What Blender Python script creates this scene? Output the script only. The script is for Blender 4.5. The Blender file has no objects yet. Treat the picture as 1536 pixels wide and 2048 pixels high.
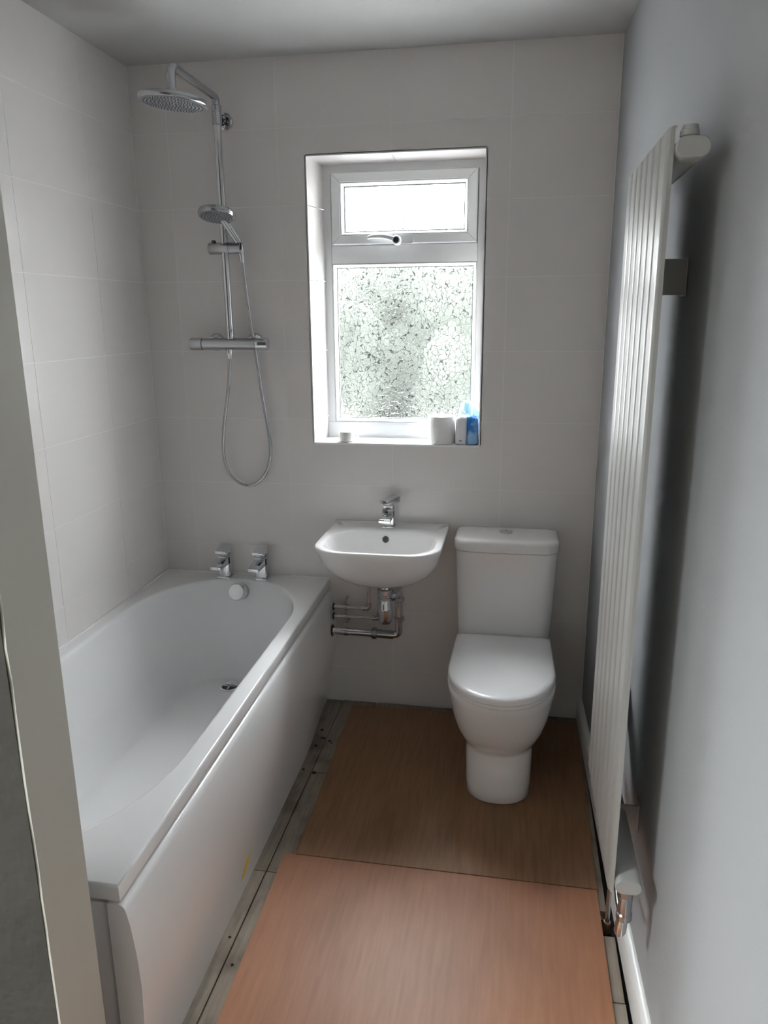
import bpy, bmesh, math, random
from mathutils import Vector, Matrix
random.seed(7)
PI = math.pi
sc = bpy.context.scene
COL = sc.collection

# ------------------------------------------------------------------ camera
CAM = Vector((1.3865, -2.7600, 1.5360))
YAW, PITCH, ROLL, FPX = -0.1728, -0.2545, -0.0078, 1512.33
_f = Vector((math.sin(YAW) * math.cos(PITCH), math.cos(YAW) * math.cos(PITCH), math.sin(PITCH)))
_r = Vector((math.cos(YAW), -math.sin(YAW), 0)); _u = _r.cross(_f)
_c, _s = math.cos(ROLL), math.sin(ROLL)
_r, _u = _c * _r + _s * _u, -_s * _r + _c * _u
cam = bpy.data.cameras.new('camera'); camo = bpy.data.objects.new('camera', cam); COL.objects.link(camo)
camo.matrix_world = Matrix(((_r.x, _u.x, -_f.x, CAM.x), (_r.y, _u.y, -_f.y, CAM.y), (_r.z, _u.z, -_f.z, CAM.z), (0, 0, 0, 1)))
cam.sensor_fit = 'VERTICAL'; cam.sensor_height = 36; cam.lens = FPX * 36 / 2048; cam.clip_start = .02
sc.camera = camo

# ------------------------------------------------------------------ sky, exposure
SKY, SKY_COL = 112.0, (.965, .975, 1.0)
wd = bpy.data.worlds.new('sky'); sc.world = wd; wd.use_nodes = True
_nt = wd.node_tree; bg = _nt.nodes['Background']; bg.inputs[0].default_value = (*SKY_COL, 1)
# even overcast sky: brightness rises steadily from the horizon to the zenith
_tc = _nt.nodes.new('ShaderNodeTexCoord'); _sx = _nt.nodes.new('ShaderNodeSeparateXYZ')
_mr = _nt.nodes.new('ShaderNodeMapRange'); _mr.inputs[1].default_value = 0; _mr.inputs[2].default_value = 1
_mr.inputs[3].default_value = SKY * .19; _mr.inputs[4].default_value = SKY
_nt.links.new(_tc.outputs['Generated'], _sx.inputs[0]); _nt.links.new(_sx.outputs['Z'], _mr.inputs[0]); _nt.links.new(_mr.outputs[0], bg.inputs[1])
sc.view_settings.view_transform = 'Standard'; sc.view_settings.look = 'None'
sc.view_settings.gamma = 1; sc.view_settings.exposure = 0.0; sc.view_settings.use_curve_mapping = False
sc.cycles.max_bounces = 9; sc.cycles.diffuse_bounces = 6; sc.cycles.adaptive_threshold = .03; sc.cycles.transparent_max_bounces = 12
sc.cycles.transmission_bounces = 6; sc.cycles.sample_clamp_indirect = 20.0
pl = bpy.data.lights.new('window_portal', 'AREA'); pl.shape = 'RECTANGLE'; pl.size = .60; pl.size_y = .98
pl.cycles.is_portal = True
plo = bpy.data.objects.new('window_portal', pl); COL.objects.link(plo)
plo.location = (.963, .20, 1.575); plo.rotation_euler = (-PI / 2, 0, 0)
RL = (-1.15, -.30, -3.30, -2.10)                    # unseen opening added over the landing for light from behind: x0, x1, y0, y1
p2 = bpy.data.lights.new('fill_opening_portal', 'AREA'); p2.shape = 'RECTANGLE'; p2.size = RL[1] - RL[0]; p2.size_y = RL[3] - RL[2]
p2.cycles.is_portal = True
p2o = bpy.data.objects.new('fill_opening_portal', p2); COL.objects.link(p2o)
p2o.location = ((RL[0] + RL[1]) / 2, (RL[2] + RL[3]) / 2, 2.386 + .125)

# ------------------------------------------------------------------ materials
def mat(name, col, rough=.5, metal=0, coat=0, spec=.5, noise=None, bump=None, ior=1.5):
    """noise=(scale, colour2, contrast, stretch) mixes a second colour; bump=(scale, strength)"""
    m = bpy.data.materials.new(name); m.use_nodes = True
    nt = m.node_tree; b = nt.nodes['Principled BSDF']
    b.inputs['Base Color'].default_value = (*col, 1); b.inputs['Roughness'].default_value = rough
    b.inputs['Metallic'].default_value = metal; b.inputs['Coat Weight'].default_value = coat
    b.inputs['Coat Roughness'].default_value = .04; b.inputs['Specular IOR Level'].default_value = spec
    b.inputs['IOR'].default_value = ior
    tc = nt.nodes.new('ShaderNodeTexCoord')
    if noise:
        sc_, c2, w, st = noise
        mp = nt.nodes.new('ShaderNodeMapping'); mp.inputs['Scale'].default_value = st
        nz = nt.nodes.new('ShaderNodeTexNoise'); nz.inputs['Scale'].default_value = sc_; nz.inputs['Detail'].default_value = 5
        rp = nt.nodes.new('ShaderNodeValToRGB')
        rp.color_ramp.elements[0].position = .5 - w; rp.color_ramp.elements[1].position = .5 + w
        rp.color_ramp.elements[0].color = (*col, 1); rp.color_ramp.elements[1].color = (*c2, 1)
        nt.links.new(tc.outputs['Object'], mp.inputs[0]); nt.links.new(mp.outputs[0], nz.inputs[0])
        nt.links.new(nz.outputs[0], rp.inputs[0]); nt.links.new(rp.outputs[0], b.inputs['Base Color'])
    if bump:
        n2 = nt.nodes.new('ShaderNodeTexNoise'); n2.inputs['Scale'].default_value = bump[0]; n2.inputs['Detail'].default_value = 4
        bp = nt.nodes.new('ShaderNodeBump'); bp.inputs['Strength'].default_value = bump[1]; bp.inputs['Distance'].default_value = .01
        nt.links.new(tc.outputs['Object'], n2.inputs[0]); nt.links.new(n2.outputs[0], bp.inputs['Height'])
        nt.links.new(bp.outputs[0], b.inputs['Normal'])
    return m

M = {}
M['tile'] = mat('glazed_tile', (.755, .728, .716), .22, spec=.5, noise=(3, (.775, .748, .736), .3, (1, 1, 1)))
M['tile_left'] = M['tile']
M['grout'] = mat('grout', (.83, .805, .795), .8, noise=(30, (.78, .755, .745), .3, (1, 1, 1)))
M['paint_blue'] = mat('pale_grey_paint', (.375, .385, .400), .9, spec=.1, noise=(2.2, (.40, .41, .425), .3, (1, 1, 1)), bump=(160, .05))
M['ceiling'] = mat('ceiling_paint', (.54, .54, .54), .6, noise=(2.5, (.48, .48, .48), .25, (1, 1, 1)), bump=(18, .12))
M['lining'] = mat('cream_gloss_paint', (.555, .545, .495), .35, noise=(5, (.51, .50, .45), .3, (1, 1, .3)))
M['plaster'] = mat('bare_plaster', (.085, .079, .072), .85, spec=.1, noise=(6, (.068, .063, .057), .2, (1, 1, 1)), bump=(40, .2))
M['hall'] = mat('hall_paint', (.30, .285, .265), .7, noise=(3, (.28, .265, .245), .3, (1, 1, 1)))
M['acrylic'] = mat('white_acrylic', (.88, .88, .89), .12, coat=.3)
M['ceramic'] = mat('white_vitreous_china', (.86, .85, .85), .1, coat=.5)
M['seat'] = mat('white_duroplast', (.88, .88, .89), .24, coat=.1)
M['upvc'] = mat('white_upvc', (.82, .83, .84), .28)
M['gasket'] = mat('grey_gasket', (.10, .11, .12), .6)
M['chrome'] = mat('polished_chrome', (.74, .75, .77), .07, metal=1)
M['satin'] = mat('satin_chrome', (.52, .53, .55), .22, metal=1)
M['face'] = mat('shower_face_grey', (.24, .245, .25), .4)
M['dark'] = mat('black_plastic', (.012, .012, .014), .45)
M['hole'] = mat('dark_void', (.012, .010, .009), .9)
M['silicone'] = mat('white_silicone', (.86, .85, .84), .35)
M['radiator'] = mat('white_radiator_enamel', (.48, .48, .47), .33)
M['skirting'] = mat('white_gloss_paint', (.78, .78, .77), .3)
M['copper'] = mat('dull_copper', (.42, .27, .20), .3, metal=1)
M['yellow'] = mat('yellow_sticker', (.78, .56, .03), .4)
M['paper'] = mat('white_tissue', (.86, .85, .85), .9, bump=(220, .3))
M['card'] = mat('grey_card', (.35, .29, .22), .9)
M['print'] = mat('dark_print', (.03, .03, .04), .6)
M['packblue'] = mat('blue_wrapper', (.015, .17, .52), .25, noise=(14, (.25, .50, .78), .06, (1, 1, 1)))
M['packwhite'] = mat('white_wrapper', (.82, .82, .84), .3)

def wood_ply(name, ca, cb):
    m = bpy.data.materials.new(name); m.use_nodes = True; nt = m.node_tree; b = nt.nodes['Principled BSDF']
    tc = nt.nodes.new('ShaderNodeTexCoord')
    def nz(scale, st, det=6, dist=0):
        mp = nt.nodes.new('ShaderNodeMapping'); mp.inputs['Scale'].default_value = st
        n = nt.nodes.new('ShaderNodeTexNoise'); n.inputs['Scale'].default_value = scale; n.inputs['Detail'].default_value = det
        n.inputs['Distortion'].default_value = dist
        nt.links.new(tc.outputs['Object'], mp.inputs[0]); nt.links.new(mp.outputs[0], n.inputs[0]); return n
    g = nz(9, (9, .7, 1), 8, .4); w = nz(2.2, (1.4, .7, 1), 3, .6)
    r1 = nt.nodes.new('ShaderNodeValToRGB')
    r1.color_ramp.elements[0].position = .3; r1.color_ramp.elements[1].position = .7
    r1.color_ramp.elements[0].color = (*ca, 1); r1.color_ramp.elements[1].color = (*cb, 1)
    r2 = nt.nodes.new('ShaderNodeValToRGB')
    r2.color_ramp.elements[0].position = .35; r2.color_ramp.elements[1].position = .62
    r2.color_ramp.elements[0].color = (.80, .76, .74, 1); r2.color_ramp.elements[1].color = (1.06, 1.04, 1.02, 1)
    mx = nt.nodes.new('ShaderNodeMix'); mx.data_type = 'RGBA'; mx.blend_type = 'MULTIPLY'; mx.inputs[0].default_value = .8
    nt.links.new(g.outputs[0], r1.inputs[0]); nt.links.new(w.outputs[0], r2.inputs[0])
    nt.links.new(r1.outputs[0], mx.inputs[6]); nt.links.new(r2.outputs[0], mx.inputs[7]); nt.links.new(mx.outputs[2], b.inputs['Base Color'])
    b.inputs['Roughness'].default_value = .44; b.inputs['Specular IOR Level'].default_value = .32
    bp = nt.nodes.new('ShaderNodeBump'); bp.inputs['Strength'].default_value = .12; bp.inputs['Distance'].default_value = .002
    nt.links.new(g.outputs[0], bp.inputs['Height']); nt.links.new(bp.outputs[0], b.inputs['Normal'])
    return m
M['ply'] = wood_ply('pink_plywood', (.300, .135, .070), (.355, .164, .088))
M['ply_dark'] = wood_ply('brown_plywood', (.205, .107, .051), (.265, .145, .075))

def wood_board():
    m = bpy.data.materials.new('old_floorboard'); m.use_nodes = True; nt = m.node_tree; b = nt.nodes['Principled BSDF']
    tc = nt.nodes.new('ShaderNodeTexCoord')
    def nz(scale, st, det=6):
        mp = nt.nodes.new('ShaderNodeMapping'); mp.inputs['Scale'].default_value = st
        n = nt.nodes.new('ShaderNodeTexNoise'); n.inputs['Scale'].default_value = scale; n.inputs['Detail'].default_value = det
        nt.links.new(tc.outputs['Object'], mp.inputs[0]); nt.links.new(mp.outputs[0], n.inputs[0]); return n
    g = nz(14, (6, .5, 1), 7); s = nz(9, (1, .8, 1), 4)
    r1 = nt.nodes.new('ShaderNodeValToRGB')
    r1.color_ramp.elements[0].position = .3; r1.color_ramp.elements[1].position = .7
    r1.color_ramp.elements[0].color = (.205, .165, .130, 1); r1.color_ramp.elements[1].color = (.30, .255, .205, 1)
    r2 = nt.nodes.new('ShaderNodeValToRGB')
    r2.color_ramp.elements[0].position = .36; r2.color_ramp.elements[1].position = .5
    r2.color_ramp.elements[0].color = (.55, .50, .47, 1); r2.color_ramp.elements[1].color = (1, 1, 1, 1)
    mx = nt.nodes.new('ShaderNodeMix'); mx.data_type = 'RGBA'; mx.blend_type = 'MULTIPLY'; mx.inputs[0].default_value = .75
    nt.links.new(g.outputs[0], r1.inputs[0]); nt.links.new(s.outputs[0], r2.inputs[0])
    nt.links.new(r1.outputs[0], mx.inputs[6]); nt.links.new(r2.outputs[0], mx.inputs[7]); nt.links.new(mx.outputs[2], b.inputs['Base Color'])
    b.inputs['Roughness'].default_value = .8
    bp = nt.nodes.new('ShaderNodeBump'); bp.inputs['Strength'].default_value = .35; bp.inputs['Distance'].default_value = .003
    nt.links.new(g.outputs[0], bp.inputs['Height']); nt.links.new(bp.outputs[0], b.inputs['Normal'])
    return m
M['board'] = wood_board()

def glass_textured():
    m = bpy.data.materials.new('obscure_glass'); m.use_nodes = True; nt = m.node_tree
    for n in list(nt.nodes):
        if n.type != 'OUTPUT_MATERIAL': nt.nodes.remove(n)
    out = [n for n in nt.nodes if n.type == 'OUTPUT_MATERIAL'][0]
    tc = nt.nodes.new('ShaderNodeTexCoord')
    mp = nt.nodes.new('ShaderNodeMapping'); mp.inputs['Scale'].default_value = (1, .05, 1)
    nz = nt.nodes.new('ShaderNodeTexNoise'); nz.inputs['Scale'].default_value = 46; nz.inputs['Detail'].default_value = 1
    ad = nt.nodes.new('ShaderNodeVectorMath'); ad.operation = 'MULTIPLY_ADD'; ad.inputs[1].default_value = (.034, .034, .034)
    vo = nt.nodes.new('ShaderNodeTexVoronoi'); vo.feature = 'DISTANCE_TO_EDGE'; vo.inputs['Scale'].default_value = 52
    L = nt.links.new
    L(tc.outputs['Object'], mp.inputs[0]); L(mp.outputs[0], nz.inputs[0]); L(nz.outputs['Color'], ad.inputs[0]); L(mp.outputs[0], ad.inputs[2])
    L(ad.outputs[0], vo.inputs['Vector'])
    rp = nt.nodes.new('ShaderNodeValToRGB'); rp.color_ramp.elements[0].position = 0; rp.color_ramp.elements[1].position = .16
    rp.color_ramp.interpolation = 'EASE'
    L(vo.outputs['Distance'], rp.inputs[0])
    bp = nt.nodes.new('ShaderNodeBump'); bp.inputs['Strength'].default_value = 1.0; bp.inputs['Distance'].default_value = .0016
    L(rp.outputs[0], bp.inputs['Height'])
    # moulded relief: the valleys between the figures pass less light than the flat tops
    r2 = nt.nodes.new('ShaderNodeValToRGB'); r2.color_ramp.elements[0].position = .0; r2.color_ramp.elements[1].position = .055
    r2.color_ramp.elements[0].color = (.30, .32, .31, 1); r2.color_ramp.elements[1].color = (.97, .985, .98, 1)
    L(vo.outputs['Distance'], r2.inputs[0])
    tr = nt.nodes.new('ShaderNodeBsdfTransparent'); L(r2.outputs[0], tr.inputs[0])
    tl = nt.nodes.new('ShaderNodeBsdfTranslucent'); L(r2.outputs[0], tl.inputs[0]); L(bp.outputs[0], tl.inputs['Normal'])
    rf = nt.nodes.new('ShaderNodeBsdfRefraction'); rf.inputs['Roughness'].default_value = .07; rf.inputs['IOR'].default_value = 1.12
    L(r2.outputs[0], rf.inputs[0]); L(bp.outputs[0], rf.inputs['Normal'])
    gl = nt.nodes.new('ShaderNodeBsdfGlossy'); gl.inputs['Roughness'].default_value = .12; L(bp.outputs[0], gl.inputs['Normal'])
    m1 = nt.nodes.new('ShaderNodeMixShader'); m1.inputs[0].default_value = .40; L(tr.outputs[0], m1.inputs[1]); L(rf.outputs[0], m1.inputs[2])
    m2 = nt.nodes.new('ShaderNodeMixShader'); m2.inputs[0].default_value = .004; L(m1.outputs[0], m2.inputs[1]); L(tl.outputs[0], m2.inputs[2])
    m3 = nt.nodes.new('ShaderNodeMixShader'); m3.inputs[0].default_value = .05; L(m2.outputs[0], m3.inputs[1]); L(gl.outputs[0], m3.inputs[2])
    L(m3.outputs[0], out.inputs[0])
    return m
M['glass'] = glass_textured()

def clear():
    m = bpy.data.materials.new('clear_glass'); m.use_nodes = True; nt = m.node_tree
    out = [n for n in nt.nodes if n.type == 'OUTPUT_MATERIAL'][0]
    tr = nt.nodes.new('ShaderNodeBsdfTransparent'); tr.inputs[0].default_value = (.92, .95, .94, 1)
    gl = nt.nodes.new('ShaderNodeBsdfGlossy'); gl.inputs['Roughness'].default_value = .02
    mx = nt.nodes.new('ShaderNodeMixShader'); mx.inputs[0].default_value = .06
    nt.links.new(tr.outputs[0], mx.inputs[1]); nt.links.new(gl.outputs[0], mx.inputs[2]); nt.links.new(mx.outputs[0], out.inputs[0])
    return m
M['clear'] = clear()

def film():
    m = bpy.data.materials.new('clear_blue_film'); m.use_nodes = True; nt = m.node_tree; b = nt.nodes['Principled BSDF']
    b.inputs['Base Color'].default_value = (.45, .78, .95, 1); b.inputs['Roughness'].default_value = .18
    b.inputs['Alpha'].default_value = .55
    return m
M['film'] = film()
M['leaf'] = mat('garden_leaf', (.017, .0198, .0166), .9, spec=.04, noise=(2, (.034, .0372, .0325), .3, (1, 1, 1)))
M['bark'] = mat('bark', (.16, .12, .09), .9)
M['paving'] = mat('grey_paving', (.23, .228, .225), .9, noise=(2, (.19, .188, .185), .3, (1, 1, 1)))

# ------------------------------------------------------------------ mesh helpers
def finish(bm, angle=38):
    bmesh.ops.remove_doubles(bm, verts=bm.verts, dist=1e-6)
    bmesh.ops.recalc_face_normals(bm, faces=bm.faces)
    lim = math.radians(angle)
    for f in bm.faces: f.smooth = True
    for e in bm.edges:
        if len(e.link_faces) == 2: e.smooth = e.calc_face_angle(0) < lim

def world_off(p):
    o = Vector((0, 0, 0))
    while p is not None:
        o += Vector(p.location); p = p.parent
    return o

def obj(name, bm, m, parent=None, angle=38, label=None, cat=None, group=None, kind=None):
    finish(bm, angle)
    if parent is not None:
        bmesh.ops.translate(bm, verts=bm.verts, vec=-world_off(parent))
    me = bpy.data.meshes.new(name); bm.to_mesh(me); bm.free(); me.materials.append(M[m])
    o = bpy.data.objects.new(name, me); COL.objects.link(o)
    if parent is not None: o.parent = parent
    tag(o, label, cat, group, kind)
    return o

def tag(o, label=None, cat=None, group=None, kind=None):
    if label: o['label'] = label
    if cat: o['category'] = cat
    if group: o['group'] = group
    if kind: o['kind'] = kind
    return o

def thing(name, loc, label, cat, group=None, kind=None):
    o = bpy.data.objects.new(name, None); COL.objects.link(o); o.location = loc; o.empty_display_size = .05
    return tag(o, label, cat, group, kind)

def box(bm, x0, x1, y0, y1, z0, z1, bev=0, seg=2):
    vs = [bm.verts.new((x, y, z)) for x in (x0, x1) for y in (y0, y1) for z in (z0, z1)]
    q = [(0, 1, 3, 2), (4, 6, 7, 5), (0, 4, 5, 1), (2, 3, 7, 6), (0, 2, 6, 4), (1, 5, 7, 3)]
    fs = [bm.faces.new([vs[i] for i in a]) for a in q]
    if bev:
        es = list({e for f in fs for e in f.edges})
        bmesh.ops.bevel(bm, geom=es, offset=bev, segments=seg, profile=.5, affect='EDGES')
    return bm

def B(*a, **k): return box(bmesh.new(), *a, **k)

def hexa(bm, p):  # 8 points: bottom 4 then top 4
    v = [bm.verts.new(q) for q in p]
    for a in [(3, 2, 1, 0), (4, 5, 6, 7), (0, 1, 5, 4), (1, 2, 6, 5), (2, 3, 7, 6), (3, 0, 4, 7)]: bm.faces.new([v[i] for i in a])
    return bm

def bevel_all(bm, off, seg=2):
    bmesh.ops.bevel(bm, geom=list(bm.edges), offset=off, segments=seg, profile=.5, affect='EDGES'); return bm

def frame_of(d):
    d = d.normalized(); a = Vector((0, 0, 1)) if abs(d.z) < .9 else Vector((1, 0, 0))
    u = d.cross(a).normalized(); return u, d.cross(u).normalized()

def loft(bm, rings, cap0=True, cap1=True, closed=True):
    R = [[bm.verts.new(p) for p in r] for r in rings]
    n = len(R[0])
    for a, b in zip(R, R[1:]):
        for i in range(n if closed else n - 1):
            j = (i + 1) % n
            try: bm.faces.new((a[i], a[j], b[j], b[i]))
            except ValueError: pass
    if cap0: bm.faces.new(R[0][::-1])
    if cap1: bm.faces.new(R[-1])
    return R

def cyl(bm, p0, p1, r0, r1=None, n=24):
    p0, p1 = Vector(p0), Vector(p1); r1 = r0 if r1 is None else r1
    u, w = frame_of(p1 - p0)
    loft(bm, [[p + (u * math.cos(2 * PI * i / n) + w * math.sin(2 * PI * i / n)) * r for i in range(n)] for p, r in ((p0, r0), (p1, r1))])
    return bm

def lathe(bm, p, d, prof, n=28):
    """prof: (distance along d, radius)"""
    p, d = Vector(p), Vector(d).normalized(); u, w = frame_of(d)
    loft(bm, [[p + d * t + (u * math.cos(2 * PI * i / n) + w * math.sin(2 * PI * i / n)) * max(r, 1e-4) for i in range(n)] for t, r in prof])
    return bm

def rounded(pts, rad, k=6):
    pts = [Vector(p) for p in pts]; out = [pts[0]]
    for a, b, c in zip(pts, pts[1:], pts[2:]):
        d0, d1 = (a - b), (c - b); r = min(rad, d0.length * .49, d1.length * .49)
        s, e = b + d0.normalized() * r, b + d1.normalized() * r
        for i in range(k + 1):
            t = i / k; out.append(s * (1 - t) ** 2 + b * 2 * t * (1 - t) + e * t * t)
    out.append(pts[-1]); return out

def spline(pts, k=8):
    P = [Vector(p) for p in pts]; P = [P[0] * 2 - P[1]] + P + [P[-1] * 2 - P[-2]]; out = []
    for i in range(1, len(P) - 2):
        a, b, c, d = P[i - 1:i + 3]
        for j in range(k):
            t = j / k
            out.append(.5 * ((2 * b) + (c - a) * t + (2 * a - 5 * b + 4 * c - d) * t * t + (3 * b - a - 3 * c + d) * t ** 3))
    out.append(P[-2]); return out

def tube(bm, pts, r, n=14, radii=None):
    pts = [Vector(p) for p in pts]
    tang = [(pts[min(i + 1, len(pts) - 1)] - pts[max(i - 1, 0)]).normalized() for i in range(len(pts))]
    u, w = frame_of(tang[0]); rings = []
    for i, (p, t) in enumerate(zip(pts, tang)):
        u = (u - t * u.dot(t)).normalized(); w = t.cross(u)
        rr = radii[i] if radii else r
        rings.append([p + (u * math.cos(2 * PI * k / n) + w * math.sin(2 * PI * k / n)) * rr for k in range(n)])
    loft(bm, rings); return bm

def resample(poly, n):
    P = [Vector((a, b, 0)) for a, b in poly]; P.append(P[0]); L = [0]
    for a, b in zip(P, P[1:]): L.append(L[-1] + (b - a).length)
    out = []; k = 0
    for i in range(n):
        s = L[-1] * i / n
        while L[k + 1] < s: k += 1
        t = (s - L[k]) / max(1e-9, L[k + 1] - L[k]); q = P[k].lerp(P[k + 1], t); out.append((q.x, q.y))
    return out

def dshape(cx, w, yb, yc, yf, rc=.02, n=96, ex=2.0, wb=None):
    """plan of a D: straight back at yb with corner radius rc, half width w (wb at the back), front curve from yc to yf (towards -y)"""
    wb = w if wb is None else wb
    pts = [(cx, yb)]
    for i in range(7):
        a = PI / 2 * i / 6; pts.append((cx + wb - rc + rc * math.sin(a), yb - rc + rc * math.cos(a)))
    m = 40
    for i in range(m + 1):
        a = PI * i / m; ca, sa = math.cos(a), math.sin(a)
        x = w * math.copysign(abs(ca) ** (2 / ex), ca); y = yc - (yc - yf) * abs(sa) ** (2 / ex); pts.append((cx + x, y))
    for i in range(6, -1, -1):
        a = PI / 2 * i / 6; pts.append((cx - wb + rc - rc * math.sin(a), yb - rc + rc * math.cos(a)))
    return resample(pts, n)

def rrect(x0, x1, y0, y1, r, n=80, rf=None):
    """rounded rectangle plan starting at the middle of the back (y1); rf = radius of the two front corners (y0)"""
    rf = r if rf is None else rf; pts = [((x0 + x1) / 2, y1)]
    def arc(cx, cy, rad, a0):
        for i in range(9):
            a = a0 - PI / 2 * i / 8; pts.append((cx + rad * math.cos(a), cy + rad * math.sin(a)))
    arc(x1 - r, y1 - r, r, PI / 2); arc(x1 - rf, y0 + rf, rf, 0); arc(x0 + rf, y0 + rf, rf, -PI / 2); arc(x0 + r, y1 - r, r, PI)
    return resample(pts, n)

def ringz(pl, z): return [(x, y, z) for x, y in pl]

def inset_scale(pl, cx, cy, k): return [(cx + (x - cx) * k, cy + (y - cy) * k) for x, y in pl]

def lerp(a, b, t): return a + (b - a) * t
def sstep(a, b, x):
    t = min(1, max(0, (x - a) / (b - a))); return t * t * (3 - 2 * t)
def interp(tab, x):
    for (x0, y0), (x1, y1) in zip(tab, tab[1:]):
        if (x - x0) * (x - x1) <= 0: return lerp(y0, y1, (x - x0) / (x1 - x0))
    return tab[0][1] if abs(x - tab[0][0]) < abs(x - tab[-1][0]) else tab[-1][1]

def rect_frame(bm, x0, x1, z0, z1, prof):
    """mitred frame in the xz plane; prof = closed list of (inset, y)"""
    rings = []
    for o, y in prof + [prof[0]]:
        rings.append([(x0 + o, y, z0 + o), (x1 - o, y, z0 + o), (x1 - o, y, z1 - o), (x0 + o, y, z1 - o)])
    loft(bm, rings, False, False); return bm

# ------------------------------------------------------------------ the room
H, Z0, XJ, YJ, TW, TH = 2.386, 1.9127, .1346, -.3229, .402, .252
WX0, WX1, WZ0, WZ1 = .639, 1.260, 1.070, 2.072      # window opening on the tiled face
YEND, YHALL = -1.78, -3.7
def xw(y): return 1.682 + .023 * (-y)               # face of the right wall, slightly out of square

G = .0027; PROUD = .0016
def tiles(parent, kind, us, vs, hole=None):
    """us, vs: joint positions incl. the ends. kind 'back': u = x on y = 0; 'left': u = -y on x = 0"""
    cache = {}
    for a, b in zip(us, us[1:]):
        for c, d in zip(vs, vs[1:]):
            u0, u1, v0, v1 = a + G / 2, b - G / 2, c + G / 2, d - G / 2
            xs, zs = [u0, u1], [v0, v1]
            if hole and u0 < hole[1] and u1 > hole[0] and v0 < hole[3] and v1 > hole[2]:
                xs = sorted(set([u0, u1] + [h for h in hole[:2] if u0 < h < u1]))
                zs = sorted(set([v0, v1] + [h for h in hole[2:] if v0 < h < v1]))
            cells = [(p, q, r, s) for p, q in zip(xs, xs[1:]) for r, s in zip(zs, zs[1:])
                     if not (hole and hole[0] <= (p + q) / 2 <= hole[1] and hole[2] <= (r + s) / 2 <= hole[3])]
            if not cells: continue
            key = (round(u1 - u0, 4), round(v1 - v0, 4)) if len(xs) == 2 and len(zs) == 2 else None
            if key in cache and key:
                me = cache[key]
            else:
                bm = bmesh.new()
                for p, q, r, s in cells:
                    p, q, r, s = p - u0, q - u0, r - v0, s - v0
                    if kind == 'back': box(bm, p, q, 0, PROUD, r, s)
                    else: box(bm, -PROUD, 0, -q, -p, r, s)
                bmesh.ops.remove_doubles(bm, verts=bm.verts, dist=1e-6)
                bmesh.ops.recalc_face_normals(bm, faces=bm.faces)
                me = bpy.data.meshes.new('tile'); bm.to_mesh(me); bm.free(); me.materials.append(M['tile'])
                if key: cache[key] = me
            o = bpy.data.objects.new('tile', me); COL.objects.link(o); o.parent = parent
            o.location = (u0, 0, v0) if kind == 'back' else (0, -u0, v0)

zj = [0] + sorted(Z0 + k * TH for k in range(-7, 2)) + [H]
bm = bmesh.new()
WT = .26
for r in ((-.02, WX0, 0, H), (WX1, 1.75, 0, H), (WX0, WX1, 0, WZ0), (WX0, WX1, WZ1, H)): box(bm, r[0], r[1], PROUD * .45, WT, r[2] if r[2] else -.06, r[3])
wall_back = obj('wall_back', bm, 'grout', kind='structure')
tiles(wall_back, 'back', [0.0] + [XJ + k * TW for k in range(4)] + [xw(0) - .002], zj, (WX0, WX1, WZ0, WZ1))
wall_left = obj('wall_left', B(-.2, -PROUD * .45, YEND, .0, 0, H), 'grout', kind='structure')
tiles(wall_left, 'left', [.002, -YJ, -YJ + TW, -YJ + 2 * TW, -YJ + 3 * TW, -YEND], zj)

# window reveals lined with tile, and the white sill
YF = .125
FX0, FX1, FZ0, FZ1 = .666, 1.260, 1.112, 2.062
for a, b in zip([WX0 - .001, XJ + 2 * TW + .001], [XJ + 2 * TW - .001, WX1 + .001]):
    obj('tile', hexa(bmesh.new(), [(a, .0, WZ1 - .001), (b, .0, WZ1 - .001), (b, YF, FZ1), (a, YF, FZ1), (a, .0, WZ1 + .006), (b, .0, WZ1 + .006), (b, YF, WZ1 + .006), (a, YF, WZ1 + .006)]), 'tile', wall_back)
zs = [WZ0] + [z for z in zj if WZ0 < z < WZ1] + [WZ1 - .001]
for a, b in zip(zs, zs[1:]):
    a, b = a + .001, b - .001
    obj('tile', hexa(bmesh.new(), [(WX0 - .006, 0, a), (WX0 + .001, 0, a), (FX0, YF, a), (WX0 - .006, YF, a), (WX0 - .006, 0, b), (WX0 + .001, 0, b), (FX0, YF, b), (WX0 - .006, YF, b)]), 'tile', wall_back)
    obj('tile', B(WX1 - .001, WX1 + .006, 0, YF, a, b), 'tile', wall_back)
obj('sill', hexa(bmesh.new(), [(WX0 + .001, -.001, WZ0 - .006), (WX1, -.001, WZ0 - .006), (WX1, YF, WZ0 - .006), (WX0 + .001, YF, WZ0 - .006), (WX0 + .001, -.001, WZ0 + .001), (WX1, -.001, WZ0 + .001), (WX1, YF, WZ0 + .006), (WX0 + .001, YF, WZ0 + .006)]), 'upvc', wall_back)
bm = bmesh.new()
box(bm, WX0 - .003, WX0 + .0015, -.002, .0015, WZ0, WZ1 + .002); box(bm, WX1 - .0015, WX1 + .003, -.002, .0015, WZ0, WZ1 + .002)
box(bm, WX0 - .003, WX1 + .003, -.002, .0015, WZ1 - .0015, WZ1 + .003)
obj('edge_trim', bm, 'upvc', wall_back)

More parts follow.
